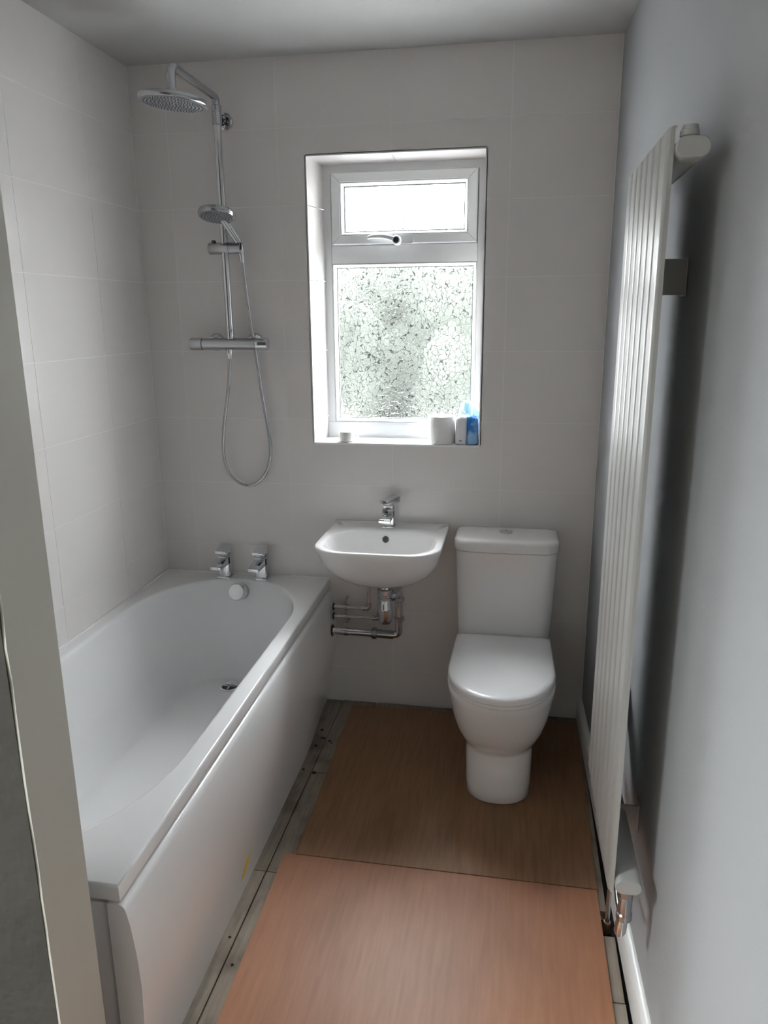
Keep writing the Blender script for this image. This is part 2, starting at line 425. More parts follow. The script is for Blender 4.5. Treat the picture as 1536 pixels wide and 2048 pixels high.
# right wall (painted plaster), front partition with its lining, ceiling, hall
bm = bmesh.new()
hexa(bm, [(xw(0), 0, -.02), (1.95, 0, -.02), (1.95, YHALL, -.02), (xw(YHALL), YHALL, -.02), (xw(0), 0, H), (1.95, 0, H), (1.95, YHALL, H), (xw(YHALL), YHALL, H)])
obj('wall_right', bm, 'paint_blue', kind='structure')
bm = bmesh.new()                                    # ceiling, with the added light opening behind the camera
for a in ((-1.3, RL[0], YHALL - .1, .26), (RL[1], 1.95, YHALL - .1, .26), (RL[0], RL[1], YHALL - .1, RL[2]), (RL[0], RL[1], RL[3], .26)): box(bm, *a, H, H + .12)
obj('ceiling', bm, 'ceiling', kind='structure')
w2 = thing('fill_opening', (RL[0], RL[2], H), None, None, kind='structure')  # invented glazed opening, out of view, lets fill daylight in
bm = bmesh.new()
for a in ((RL[0], RL[0] + .05, RL[2], RL[3]), (RL[1] - .05, RL[1], RL[2], RL[3]), (RL[0] + .05, RL[1] - .05, RL[2], RL[2] + .05), (RL[0] + .05, RL[1] - .05, RL[3] - .05, RL[3])): box(bm, *a, H + .05, H + .12)
obj('frame', bm, 'upvc', w2)
obj('glass_pane', B(RL[0] + .05, RL[1] - .05, RL[2] + .05, RL[3] - .05, H + .08, H + .086), 'clear', w2)
XL = .70; YN = -1.893
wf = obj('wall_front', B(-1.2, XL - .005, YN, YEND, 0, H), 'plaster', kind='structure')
bm = bmesh.new()
zz = [H * i / 46 for i in range(47)]
def ragged(z): return YN + .0003 + .026 * sstep(1.26, 1.33, z) + .005 * abs(math.sin(z * 23) * math.sin(z * 57)) * sstep(.55, .8, z)
loft(bm, [[(XL - .005, YEND + .002, z), (XL, YEND + .002, z), (XL, ragged(z), z), (XL - .005, ragged(z) + .0005, z)] for z in zz])
obj('trim_1', bm, 'lining', kind='structure')
obj('wall_hall', B(-1.3, -1.2, YHALL, YEND, -.03, H), 'hall', kind='structure')
obj('wall_rear', B(-1.3, 1.95, YHALL - .1, YHALL, -.03, H), 'hall', kind='structure')

# skirting along the right wall
bm = bmesh.new()
def sk(y):
    x = xw(y); return [(x, y, 0), (x - .019, y, 0), (x - .019, y, .076), (x - .014, y, .084), (x - .004, y, .088), (x, y, .088)]
loft(bm, [sk(-.001), sk(-1.0), sk(-2.0), sk(YHALL + .001)])
obj('baseboard_right', bm, 'skirting', kind='structure')

# floor: old boards running towards the window, with a dark void below
floor = obj('floor', B(-1.3, 1.95, YHALL - .1, .0005, -.10, -.030), 'hole', kind='structure')
def plank(x0, x1, y0, y1, dz=0, skew=0):
    bm = hexa(bmesh.new(), [(x0, y0, -.028), (x1, y0, -.028), (x1 + skew, y1, -.028), (x0 + skew, y1, -.028), (x0, y0, dz), (x1, y0, dz), (x1 + skew, y1, dz), (x0 + skew, y1, dz)])
    obj('plank', bm, 'board', floor)
edges = [-1.19, -.98, -.77, -.56, -.35, -.14, .07, .28, .49, .7315, .868, 1.005, 1.142, 1.279, 1.416, 1.553]
for i, (a, b) in enumerate(zip(edges, edges[1:])):
    g = .0018
    if i in (8, 9): segs = [(YHALL, -1.012), (-1.012, -.517), (-.517, -.004)]
    elif i % 2: segs = [(YHALL, -1.6), (-1.6, -.004)]
    else: segs = [(YHALL, -2.2), (-2.2, -.004)]
    for k, (c, d) in enumerate(segs):
        dz = [0, -.0012, .0006][(i + k) % 3] if 7 < i < 11 else 0
        plank(a + g, b - g, c + g, d - g, dz)
plank(1.5548, 1.6850, YHALL, -1.292, -.001); plank(1.5548, 1.6835, -1.288, -1.095, -.001); plank(1.5548, 1.6480, -1.0935, -1.012, -.001)
plank(1.5548, 1.6720, -1.0105, -.004, -.001)

bm = bmesh.new()
for x, y, r in ((.700, -.245, .006), (.712, -.300, .004), (.722, -.300, .005), (.748, -.318, .006), (.758, -.330, .004), (.704, -.355, .006), (.700, -.508, .004), (.742, -.522, .007), (.715, -1.255, .004), (.752, -1.335, .004)):
    cyl(bm, (x, y, -.004), (x, y, .0012), r, n=9)
obj('nail_holes', bm, 'hole', floor)

# plywood sheets laid over the boards
bm = hexa(bmesh.new(), [(.797, -.935, 0), (1.6555, -.940, 0), (1.6600, -.052, 0), (.778, -.047, 0), (.797, -.935, .006), (1.6555, -.940, .006), (1.6600, -.052, .006), (.778, -.047, .006)])
bmesh.ops.translate(bm, verts=bm.verts, vec=(0, 0, .001))
obj('plywood_sheet', bm, 'ply_dark', label='far brown plywood sheet on the floor, under the toilet', cat='plywood', group='plywood sheets on the floor')
bm = hexa(bmesh.new(), [(.790, -2.16, 0), (1.6560, -2.16, 0), (1.6535, -.9435, 0), (.764, -.9385, 0), (.790, -2.16, .006), (1.6560, -2.16, .006), (1.6535, -.9435, .006), (.764, -.9385, .006)])
bmesh.ops.translate(bm, verts=bm.verts, vec=(0, 0, .001))
obj('plywood_sheet', bm, 'ply', label='near pinkish plywood sheet on the floor, in the foreground', cat='plywood', group='plywood sheets on the floor')

# ------------------------------------------------------------------ window
win = thing('window_1', (.963, YF, FZ0), None, None, kind='structure')
bm = bmesh.new()
rect_frame(bm, FX0, FX1, FZ0 - .012, FZ1, [(0, YF), (.026, YF), (.031, YF + .006), (.031, YF + .065), (0, YF + .065)])
obj('outer_frame', bm, 'upvc', win, 25)
obj('sill_rail', B(FX0, FX1, YF - .004, YF + .065, WZ0 + .001, FZ0 + .022, .002), 'upvc', win)
obj('transom', B(FX0 + .028, FX1 - .028, YF - .001, YF + .06, 1.722, 1.786, .003), 'upvc', win)
lz0, lz1, lx0, lx1 = 1.134, 1.722, .695, 1.231
obj('bead', rect_frame(bmesh.new(), lx0, lx1, lz0, lz1, [(0, YF + .004), (.004, YF - .001), (.013, YF + .016), (.013, YF + .03), (0, YF + .03)]), 'upvc', win, 25)
obj('gasket', rect_frame(bmesh.new(), lx0, lx1, lz0, lz1, [(.012, YF + .017), (.0155, YF + .017), (.0155, YF + .024), (.012, YF + .024)]), 'gasket', win)
obj('glass_pane', B(lx0 + .012, lx1 - .012, YF + .024, YF + .028, lz0 + .012, lz1 - .012), 'glass', win)
sx0, sx1, sz0, sz1 = .699, 1.230, 1.786, 2.034
sash = obj('sash', rect_frame(bmesh.new(), sx0, sx1, sz0, sz1, [(.001, YF + .02), (.001, YF - .014), (.004, YF - .019), (.031, YF - .019), (.034, YF - .017), (.034, YF + .03), (.001, YF + .03)]), 'upvc', win, 25)
obj('bead', rect_frame(bmesh.new(), sx0, sx1, sz0, sz1, [(.034, YF - .014), (.037, YF - .017), (.0455, YF - .002), (.0455, YF + .01), (.034, YF + .01)]), 'upvc', sash, 25)
obj('gasket', rect_frame(bmesh.new(), sx0, sx1, sz0, sz1, [(.0445, YF), (.0485, YF), (.0485, YF + .008), (.0445, YF + .008)]), 'gasket', sash)
obj('gasket', rect_frame(bmesh.new(), sx0 - .002, sx1 + .002, sz0 - .002, sz1 + .002, [(0, YF + .003), (.004, YF + .003), (.004, YF + .008), (0, YF + .008)]), 'gasket', sash)
obj('glass_pane', B(sx0 + .045, sx1 - .045, YF + .010, YF + .014, sz0 + .045, sz1 - .045), 'glass', sash)
# mitre lines of the sash corners
bm = bmesh.new()
for cx, cz, dx, dz in ((sx0, sz0, 1, 1), (sx1, sz0, -1, 1), (sx0, sz1, 1, -1), (sx1, sz1, -1, -1)):
    a = Vector((cx + dx * .005, YF - .0193, cz + dz * .005)); b = Vector((cx + dx * .032, YF - .0193, cz + dz * .032))
    n = Vector((-dz, 0, dx)).normalized() * .0004
    v = [bm.verts.new(p) for p in (a - n, b - n, b + n, a + n)]; bm.faces.new(v)
obj('mitre_line', bm, 'gasket', sash)
# fastener
bm = bmesh.new(); hc_ = spline([(.838, .072, 1.8045), (.850, .069, 1.8085), (.880, .066, 1.8100), (.910, .066, 1.8070), (.930, .068, 1.8010), (.945, .070, 1.7950)], 5); rg = []
for q, p in enumerate(hc_):
    t = q / (len(hc_) - 1); hh = lerp(.0052, .0100, t) * (0.55 if q == 0 else 1); dd = lerp(.0045, .0075, t) * (0.55 if q == 0 else 1)
    tg = (hc_[min(q + 1, len(hc_) - 1)] - hc_[max(q - 1, 0)]).normalized(); nn = Vector((-tg.z, 0, tg.x)).normalized()
    rg.append([p + nn * (hh * math.cos(2 * PI * k / 16)) + Vector((0, 1, 0)) * (dd * math.sin(2 * PI * k / 16)) for k in range(16)])
loft(bm, rg); hd = obj('handle', bm, 'upvc', sash)
bm = bmesh.new()
loft(bm, [[(x, y, z) for x, z in [(px, pz) for px, pz in rrect(.925, 1.004, 1.785, 1.805, .0098, 40)]] for y in (YF - .018, YF - .030, YF - .033)])
obj('handle_base', bm, 'upvc', hd)
obj('handle_boss', lathe(bmesh.new(), (.945, YF - .030, 1.796), (0, -1, 0), [(0, .0165), (.030, .0165), (.034, .0135), (.0345, 0)]), 'upvc', hd)
obj('lock_button', lathe(bmesh.new(), (.945, YF - .0642, 1.796), (0, -1, 0), [(0, .0100), (.002, .0100), (.003, 0)]), 'dark', hd)

# ------------------------------------------------------------------ bath
ZR = .527
def xrim(y): return .685 + .015 * (-y / 1.69)
bath = thing('bath', (.34, -.85, 0), 'white acrylic bathtub along the tiled left wall, glossy side panel facing the plywood', 'bathtub')
YB = -1.692
bcx = .345
def bath_plan(k, n=120):
    """k = 0 at the rim edge .. 1 at the flat bottom"""
    w = lerp(.292, .185, k); yt = lerp(-.062, -.165, k); yn = lerp(-1.640, -1.24, k ** .9)
    bt = lerp(.36, .20, k); bn = lerp(.42, .22, k); pts = []
    m = 60
    for i in range(m + 1):
        a = PI * i / m; ca, sa = math.cos(a), math.sin(a); e = lerp(2.05, 2.4, k)
        pts.append((bcx + w * math.copysign(abs(ca) ** (2 / e), ca), (yt - bt) + bt * abs(sa) ** (2 / e)))
    for i in range(m + 1):
        a = PI + PI * i / m; ca, sa = math.cos(a), math.sin(a); e = lerp(2.3, 2.4, k)
        pts.append((bcx + w * math.copysign(abs(ca) ** (2 / e), ca), (yn + bn) - bn * abs(sa) ** (2 / e)))
    return resample(pts, n)
N = 120
prof = [(-.030, ZR), (-.012, ZR), (-.004, ZR - .0015), (0, ZR - .007)]
rings = []
in0 = bath_plan(0)
cx_, cy_ = bcx, -.85
# outer rim outline projected radially from the inner contour
def outer_pt(p, xa, xb, ya, yb):
    dx, dy = p[0] - cx_, p[1] - cy_; t = 1e9
    if dx > 1e-6: t = min(t, (xb - cx_) / dx)
    if dx < -1e-6: t = min(t, (xa - cx_) / dx)
    if dy > 1e-6: t = min(t, (yb - cy_) / dy)
    if dy < -1e-6: t = min(t, (ya - cy_) / dy)
    return cx_ + dx * t, cy_ + dy * t
# denser contour so that the rectangular outline keeps its corners
def with_corners():
    outs = []
    for p in in0: outs.append(list(outer_pt(p, 0.0005, .700, YB, -.0005)))
    for c in ((.0005, -.0005), (.700, -.0005), (.0005, YB), (.700, YB)):
        i = min(range(N), key=lambda j: (outs[j][0] - c[0]) ** 2 + (outs[j][1] - c[1]) ** 2); outs[i] = list(c)
    for o in outs:
        if o[0] > .69: o[0] = xrim(o[1])
    return outs
out0 = with_corners()
def shr(o, d):
    return (min(max(o[0], .0005 + 0), xrim(o[1]) - d) if o[0] > .3 else o[0], max(o[1], YB + d) if o[1] < -.9 else o[1])
rings.append([(*shr(o, .012), ZR - .036) for o in out0])
rings.append([(*o, ZR - .034) for o in out0]); rings.append([(*o, ZR - .006) for o in out0])
rings.append([(*shr(o, .0015), ZR - .0015) for o in out0]); rings.append([(*shr(o, .005), ZR) for o in out0])
def mixp(a, b, t): return (lerp(a[0], b[0], t), lerp(a[1], b[1], t))
rings.append([(*mixp(shr(o, .005), i, .5), ZR) for o, i in zip(out0, in0)])
def grow(pl, d):
    out = []
    for i, p in enumerate(pl):
        a, b = pl[i - 1], pl[(i + 1) % len(pl)]; t = Vector((b[0] - a[0], b[1] - a[1], 0)).normalized()
        out.append((p[0] + t.y * d, p[1] - t.x * d))
    return out
ar = sum(a[0] * b[1] - b[0] * a[1] for a, b in zip(in0, in0[1:] + in0[:1])); sg = 1 if ar > 0 else -1
for d, dz in ((.015, 0), (.009, .0007), (.005, .0024), (.0015, .0058), (0, .011)): rings.append([(*p, ZR - dz) for p in grow(in0, d * sg)])
DEP = .385
for i in range(1, 25):
    t = i / 24
    if t < .5: k = .36 * (t / .5) ** 1.15; q = .66 * (t / .5)
    else:
        ph = (t - .5) / .5 * PI / 2; k = .36 + .10 * math.sin(ph) + .54 * (1 - math.cos(ph)); q = .66 + .34 * math.sin(ph)
    rings.append([(*p, ZR - .011 - (DEP - .011) * q) for p in bath_plan(k)])
last = bath_plan(1.0)
for s_, dz in ((.93, .0006), (.8, .002), (.6, .005), (.3, .009), (.06, .011)):
    rings.append([(lerp(.335, p[0], s_), lerp(-.62, p[1], s_), ZR - DEP - dz) for p in last])
bm = bmesh.new(); loft(bm, rings, False, True)
obj('tub', bm, 'acrylic', bath, 50)
# side panel with its bulging profile
PT = [(.482, -.008), (.480, .000), (.475, .005), (.465, .008), (.44, .013), (.40, .0175), (.363, .021), (.30, .0235), (.22, .021), (.14, .015), (.07, .007), (.0, 0.0)]
def xpanel(y, z): return xrim(y) + interp(PT, z) - (.024 * (1 - z / .3) * (1 - sstep(0, .45, -y)) if z < .3 else 0)
bm = bmesh.new(); rr = []
for i in range(41):
    y = -.001 + (YB + .004) * i / 40
    front = [(xpanel(y, z), y, z) for z, _ in PT]
    back = [(xrim(y) - .030, y, 0), (xrim(y) - .030, y, .482)]
    rr.append(front + back)
loft(bm, rr)
panel = obj('side_panel', bm, 'acrylic', bath, 60)
bm = bmesh.new()
bv = [bm.verts.new((xpanel(y, z) + .0006, y, z)) for y, z in ((-1.052, .095), (-1.090, .095), (-1.122, .055), (-1.084, .055))]
bm.faces.new(bv); r_ = bmesh.ops.extrude_face_region(bm, geom=bm.faces[:]); bmesh.ops.translate(bm, verts=[v for v in r_['geom'] if isinstance(v, bmesh.types.BMVert)], vec=(.0006, 0, 0))
obj('sticker', bm, 'yellow', panel, label='yellow sticker')
obj('end_panel', B(.004, .668, YB + .012, YB + .028, 0, .474, .003), 'acrylic', bath)
obj('plinth_batten', B(.650, .6635, YB + .03, -.01, .02, .47), 'hole', bath)
bm = bmesh.new(); box(bm, 0.0005, .006, YB, -.0005, ZR - .001, ZR + .005); box(bm, .0005, .684, -.006, -.0005, ZR - .001, ZR + .005)
obj('sealant', bm, 'silicone', bath)
# overflow knob on the tap end and the waste in the bottom
ov = Vector((.339, -.083, .482)); od = Vector((-.05, -.93, .30)).normalized()
kn = obj('overflow_plate', lathe(bmesh.new(), ov - od * .012, od, [(0, .033), (.016, .033), (.018, .030), (.019, 0)]), 'satin', bath)
obj('overflow_knob', lathe(bmesh.new(), ov + od * .007, od, [(0, .020), (.006, .020), (.008, .034), (.028, .0335), (.033, .030), (.034, 0)], 36), 'chrome', kn)
wz = ZR - DEP + .0005; wc = Vector((.328, -.222, wz))
ws = obj('waste_flange', lathe(bmesh.new(), wc - Vector((0, 0, .01)), (0, 0, 1), [(0, .040), (.0095, .040), (.0115, .038), (.0125, .034), (.010, .031), (.004, .030), (.004, 0)], 32), 'chrome', bath)
obj('waste_hole', lathe(bmesh.new(), wc - Vector((0, 0, .005)), (0, 0, 1), [(0, .0295), (.0035, .0295), (.004, 0)]), 'dark', ws)
obj('waste_cross', box(box(bmesh.new(), wc.x - .025, wc.x + .025, wc.y - .003, wc.y + .003, wz - .002, wz + .001), wc.x - .003, wc.x + .003, wc.y - .025, wc.y + .025, wz - .002, wz + .001), 'chrome', ws)

# ------------------------------------------------------------------ taps
def slab(bm, x, y0, y1, zb0, zt0, zb1, zt1, x1=None):
    """wedge running from y0 to y1, half width x (x1 at the far end)"""
    x1 = x if x1 is None else x1
    return hexa(bm, [(-x, y0, zb0), (x, y0, zb0), (x1, y1, zb1), (-x1, y1, zb1), (-x, y0, zt0), (x, y0, zt0), (x1, y1, zt1), (-x1, y1, zt1)])
def at(bm, loc, rz=0):
    bmesh.ops.rotate(bm, verts=bm.verts, cent=(0, 0, 0), matrix=Matrix.Rotation(rz, 3, 'Z')); bmesh.ops.translate(bm, verts=bm.verts, vec=loc); return bm
def bath_tap(loc, label):
    t = thing('bath_tap', loc, label, 'tap', 'bath taps')
    L_ = Vector(loc)
    obj('base_plate', at(B(-.027, .027, -.027, .027, 0, .007, .0018), L_), 'chrome', t)
    bm = slab(bmesh.new(), .0215, .021, -.021, .007, .098, .007, .090); bevel_all(bm, .0015)
    obj('body', at(bm, L_), 'chrome', t)
    bm = slab(bmesh.new(), .0215, -.004, -.104, .058, .090, .060, .074); bevel_all(bm, .0018)
    obj('spout', at(bm, L_), 'chrome', t)
    obj('neck', at(B(-.0165, .0165, -.014, .016, .088, .108, .001), L_), 'satin', t)
    bm = slab(bmesh.new(), .0215, .022, -.046, .104, .134, .109, .119); bevel_all(bm, .0016)
    obj('lever', at(bm, L_), 'chrome', t)
bath_tap((.268, -.042, ZR), 'square chrome bath tap nearer the tiled corner, leftmost on the bath rim')
bath_tap((.419, -.040, ZR), 'square chrome bath tap nearer the wash basin, on the bath rim')

# ------------------------------------------------------------------ shower
sh = thing('shower_mixer', (.347, 0, 1.439), 'chrome thermostatic bar shower with riser pipe and round overhead rose', 'shower')
SY = -.066
bm = cyl(bmesh.new(), (.247, SY, 1.439), (.448, SY, 1.439), .0215, n=36); obj('bar_body', bm, 'satin', sh)
obj('temperature_handle', lathe(bmesh.new(), (.245, SY, 1.439), (-1, 0, 0), [(0, .0225), (.040, .0225), (.046, .021), (.048, .018), (.0485, 0)], 36), 'satin', sh)
obj('flow_handle', lathe(bmesh.new(), (.450, SY, 1.439), (1, 0, 0), [(0, .0225), (.040, .0225), (.045, .021), (.046, .016), (.0465, 0)], 36), 'chrome', sh)
for x in (.275, .425):
    u_ = obj('wall_union', lathe(bmesh.new(), (x, -.0005, 1.444), (0, -1, 0), [(0, .033), (.006, .033), (.014, .028), (.02, .019), (.045, .017), (.048, .019), (.062, .019)], 28), 'chrome', sh)
obj('riser_socket', lathe(bmesh.new(), (.352, SY, 1.456), (0, 0, 1), [(0, .0125), (.012, .0125), (.0125, .0155), (.034, .0155), (.037, .0135)], 28), 'chrome', sh)
obj('riser_pipe', cyl(bmesh.new(), (.352, SY, 1.478), (.349, SY, 2.185), .0135, n=28), 'chrome', sh)
obj('riser_collar', lathe(bmesh.new(), (.349, SY, 2.168), (0, 0, 1), [(0, .0145), (.002, .0168), (.040, .0168), (.041, .0158), (.043, .0158), (.044, .0168), (.060, .0168), (.062, .0145)], 28), 'satin', sh)
wr = obj('wall_bracket', cyl(bmesh.new(), (.349, SY + .008, 2.192), (.352, -.012, 2.192), .009, n=20), 'chrome', sh)
obj('bracket_rose', lathe(bmesh.new(), (.355, -.0005, 2.192), (0, -1, 0), [(0, .0285), (.006, .0285), (.012, .0275), (.0125, .021), (.007, .019), (.007, 0)], 32), 'chrome', wr)
bm = bmesh.new()
for k in range(4):
    a = PI / 4 + k * PI / 2; c_ = Vector((.355 + .0125 * math.cos(a), -.0078, 2.192 + .0125 * math.sin(a))); box(bm, c_.x - .004, c_.x + .004, c_.y - .001, c_.y + .001, c_.z - .004, c_.z + .004)
obj('rose_slots', bm, 'dark', wr)
AZ = 2.254; HY = -.415
arm = rounded([(.349, SY, 2.222), (.349, SY, AZ), (.349, HY, AZ), (.349, HY, 2.190)], .045, 9)
obj('shower_arm', tube(bmesh.new(), arm, .0125, 22), 'satin', sh)
obj('arm_nut', lathe(bmesh.new(), (.349, HY, 2.192), (0, 0, -1), [(0, .0122), (.002, .0135), (.024, .0135), (.026, .010), (.034, .010)], 24), 'satin', sh)
hz = 2.150
hd_ = Vector((.095, 0, 1)).normalized()
head = obj('shower_head', lathe(bmesh.new(), (.349, HY, hz), hd_, [(0, .098), (.002, .101), (.005, .102), (.013, .102), (.016, .100), (.019, .09), (.022, .03), (.026, .012)], 64), 'satin', sh)
obj('spray_face', lathe(bmesh.new(), Vector((.349, HY, hz)) + hd_ * .001, -hd_, [(0, .095), (.0018, .0945), (.002, 0)], 64), 'face', head)
bm = bmesh.new()
for ring_ in range(1, 9):
    n_ = ring_ * 7
    for k in range(n_):
        a = 2 * PI * k / n_ + ring_ * .3; r0 = ring_ * .0108
        p = Vector((.349, HY, hz)) + Vector((hd_.z, 0, -hd_.x)) * (r0 * math.cos(a)) + Vector((0, 1, 0)) * (r0 * math.sin(a))
        cyl(bm, p, p - hd_ * .0035, .0017, .0012, n=6)
obj('nozzles', bm, 'gasket', head, kind='stuff')
# slider, hand set, hose
hs = thing('hand_shower', (.355, SY, 1.77), 'round chrome hand shower on the riser slider with a long looping hose', 'hand shower')
hold = obj('slider', lathe(bmesh.new(), (.294, SY, 1.770), (1, 0, 0), [(0, .019), (.002, .0205), (.074, .0205), (.0745, .019), (.076, .019), (.0765, .0205), (.116, .0205), (.119, .018), (.1195, 0)], 32), 'satin', hs)
obj('slider_button', B(.305, .317, SY - .008, SY + .006, 1.788, 1.797, .001), 'dark', hold)
obj('slider_end_slot', B(.412, .4155, SY - .012, SY + .004, 1.764, 1.788, .001), 'dark', hold)
hn = Vector((.0, -.24, -.97)).normalized()
hc = Vector((.356, -.135, 1.876))
hset = obj('hand_head', lathe(bmesh.new(), hc - hn * .012, hn, [(0, .050), (.003, .0615), (.007, .064), (.020, .064), (.023, .062), (.0235, .058)], 48), 'satin', hs)
obj('spray_face', lathe(bmesh.new(), hc + hn * .0095, hn, [(0, .058), (.002, .0575), (.0023, 0)], 48), 'face', hset)
bm = bmesh.new(); fu, fw = frame_of(hn)
for ring_ in range(1, 6):
    n_ = ring_ * 6
    for k in range(n_):
        a = 2 * PI * k / n_; p = hc + hn * .0115 + (fu * math.cos(a) + fw * math.sin(a)) * ring_ * .0102; cyl(bm, p, p + hn * .003, .0016, .0012, n=6)
obj('nozzles', bm, 'gasket', hset, kind='stuff')
hp = [(.352, -.112, 1.888), (.364, -.098, 1.862), (.386, -.078, 1.820), (.404, -.066, 1.785), (.409, -.064, 1.765), (.410, -.063, 1.746)]
hp = spline(hp, 5)
obj('hand_grip', tube(bmesh.new(), hp, .0115, 20, radii=[lerp(.0140, .0105, i / (len(hp) - 1)) for i in range(len(hp))]), 'chrome', hs)
hpts = [(.410, -.063, 1.752), (.412, -.055, 1.70), (.4155, -.040, 1.594), (.421, -.028, 1.50), (.430, -.024, 1.417), (.450, -.022, 1.234), (.466, -.022, 1.120), (.4715, -.022, 1.040), (.456, -.022, .965), (.420, -.022, .918), (.376, -.024, .900),
        (.330, -.028, .917), (.298, -.032, .960), (.287, -.036, 1.035), (.296, -.042, 1.12), (.311, -.048, 1.195), (.333, -.056, 1.30), (.342, -.062, 1.37), (.344, -.066, 1.400)]
hose_pts = spline(hpts, 14)
hose = obj('hose', tube(bmesh.new(), hose_pts, .0064, 12), 'satin', hs)
obj('hose_nut', lathe(bmesh.new(), (.345, SY, 1.420), (0, 0, -1), [(0, .010), (.004, .010), (.005, .0125), (.016, .0125), (.018, .0115), (.034, .0075)], 20), 'chrome', hose)
obj('hose_ferrule', lathe(bmesh.new(), (.410, -.063, 1.752), (.02, .12, -1), [(0, .0098), (.02, .0095), (.03, .0075)], 20), 'chrome', hose)

# ------------------------------------------------------------------ basin
bs = thing('wash_basin', (.932, 0, .62), 'white ceramic wall-hung wash basin below the window', 'wash basin')
BX0, BX1, BYF, BZ = .7115, 1.1565, -.408, .766
def bpl(i, yb, yf=None, rf=.11, rb=.012):
    return rrect(BX0 + i, BX1 - i, (BYF + i) if yf is None else yf, yb, rb, 120, rf)
rg = []
for (i, yb, yf, rf, z) in [(.150, -.050, -.225, .06, .598), (.112, -.030, -.272, .10, .602), (.078, -.014, -.316, .125, .616), (.050, -.004, -.350, .135, .640), (.028, -.001, -.377, .130, .672),
                           (.013, -.001, -.393, .120, .706), (.005, -.001, -.402, .115, .738), (0, -.001, BYF, .11, .757), (.001, -.001, BYF + .001, .11, .763), (.005, -.001, BYF + .005, .108, .7665)]:
    rg.append(ringz(bpl(i, yb, yf, rf, .012 + i * .2), z))
def bowl(i, yb, yf, rf, rb): return rrect(BX0 + i, BX1 - i, yf, yb, rb, 120, rf)
rg.append(ringz(bowl(.020, -.075, BYF + .015, .102, .085), .7665))
for (i, yb, yf, rf, rb, z) in [(.026, -.108, -.388, .105, .11, .7655), (.031, -.114, -.383, .106, .11, .760), (.037, -.120, -.378, .10, .10, .745), (.050, -.128, -.366, .09, .09, .715), (.075, -.142, -.342, .075, .075, .68), (.11, -.160, -.310, .06, .06, .652), (.17, -.19, -.27, .035, .03, .640), (.205, -.215, -.245, .014, .014, .637)]:
    rg.append(ringz(bowl(i, yb, yf, rf, rb), z))
bm = bmesh.new(); loft(bm, rg); obj('bowl', bm, 'ceramic', bs, 50)
obj('back_ledge', B(.7145, 1.1535, -.011, -.0008, .763, .7705, .002), 'ceramic', bs)
of = obj('overflow_ring', lathe(bmesh.new(), (.932, -.1215, .735), (0, -.97, .2), [(0, .0135), (.0035, .0135), (.0045, .012), (.003, .0112), (.0015, .011)], 28), 'chrome', bs)
obj('overflow_hole', lathe(bmesh.new(), (.932, -.1222, .735), (0, -.97, .2), [(0, .0115), (.0026, .0115), (.0029, 0)]), 'dark', of)
obj('plug_waste', lathe(bmesh.new(), (.934, -.23, .6375), (0, 0, 1), [(0, .0), (.0, .031), (.003, .031), (.005, .025), (.0055, 0)]), 'chrome', bs)
bt = thing('basin_mixer_tap', (.932, -.058, .767), 'square chrome mixer tap with flat lever on the wash basin', 'tap')
L_ = Vector((.932, -.058, .767))
obj('base_plate', at(B(-.0245, .0245, -.0245, .0245, 0, .005, .0015), L_), 'chrome', bt)
bm = slab(bmesh.new(), .0215, .021, -.021, .005, .078, .005, .070); bevel_all(bm, .0015); obj('body', at(bm, L_), 'chrome', bt)
bm = slab(bmesh.new(), .0215, -.004, -.098, .040, .066, .038, .052); bevel_all(bm, .0018); obj('spout', at(bm, L_), 'chrome', bt)
obj('neck', at(B(-.017, .017, -.016, .017, .070, .092, .0015), L_), 'satin', bt)
bm = slab(bmesh.new(), .0215, -.026, .040, .089, .104, .093, .116, .0215); bevel_all(bm, .0015); obj('lever', at(bm, L_, -.75), 'chrome', bt)

# ------------------------------------------------------------------ pipework under the basin
TX, TY = .936, -.165
tr = thing('bottle_trap', (TX, TY, .41), 'chrome bottle trap and waste pipe hanging under the wash basin', 'bottle trap')
obj('tail_pipe', cyl(bmesh.new(), (TX, TY, .5995), (TX, TY, .535), .0185), 'chrome', tr)
obj('top_nut', lathe(bmesh.new(), (TX, TY, .560), (0, 0, -1), [(0, .020), (.003, .0285), (.022, .0285), (.026, .024), (.031, .024), (.033, .027), (.044, .027)], 12), 'satin', tr)
obj('trap_body', lathe(bmesh.new(), (TX, TY, .523), (0, 0, -1), [(0, .023), (.008, .025), (.038, .0285), (.040, .0295), (.043, .0295), (.044, .0285), (.080, .0275), (.094, .0255), (.101, .020), (.104, .010), (.1045, 0)], 36), 'chrome', tr)
WY, WPZ = -.075, .338
obj('outlet_bend', tube(bmesh.new(), rounded([(TX + .01, TY, .531), (TX + .042, TY + .02, .531), (.982, WY - .015, .545), (.976, WY, .50), (.974, WY, .43)], .03), .0145, 18), 'chrome', tr)
obj('outlet_nut', lathe(bmesh.new(), (TX + .016, TY + .006, .531), (.9, .43, 0), [(0, .019), (.004, .0225), (.016, .0225), (.019, .018)], 10), 'satin', tr)
for z in (.494, .414):
    obj('compression_nut', lathe(bmesh.new(), (.9745, WY, z), (0, 0, -1), [(0, .016), (.002, .020), (.015, .020), (.018, .0165)], 8), 'satin', tr, 20)
obj('waste_pipe', tube(bmesh.new(), rounded([(.974, WY, .43), (.972, WY, WPZ - .002), (.930, WY, WPZ - .002), (.7085, WY, WPZ)], .035), .0145, 20), 'chrome', tr)
obj('coupling', cyl(bmesh.new(), (.862, WY, WPZ), (.952, WY, WPZ - .002), .0175, n=24), 'satin', tr)
obj('coupling_nut', lathe(bmesh.new(), (.868, WY, WPZ), (1, 0, 0), [(0, .018), (.002, .024), (.018, .024), (.020, .0185)], 8), 'satin', tr, 20)
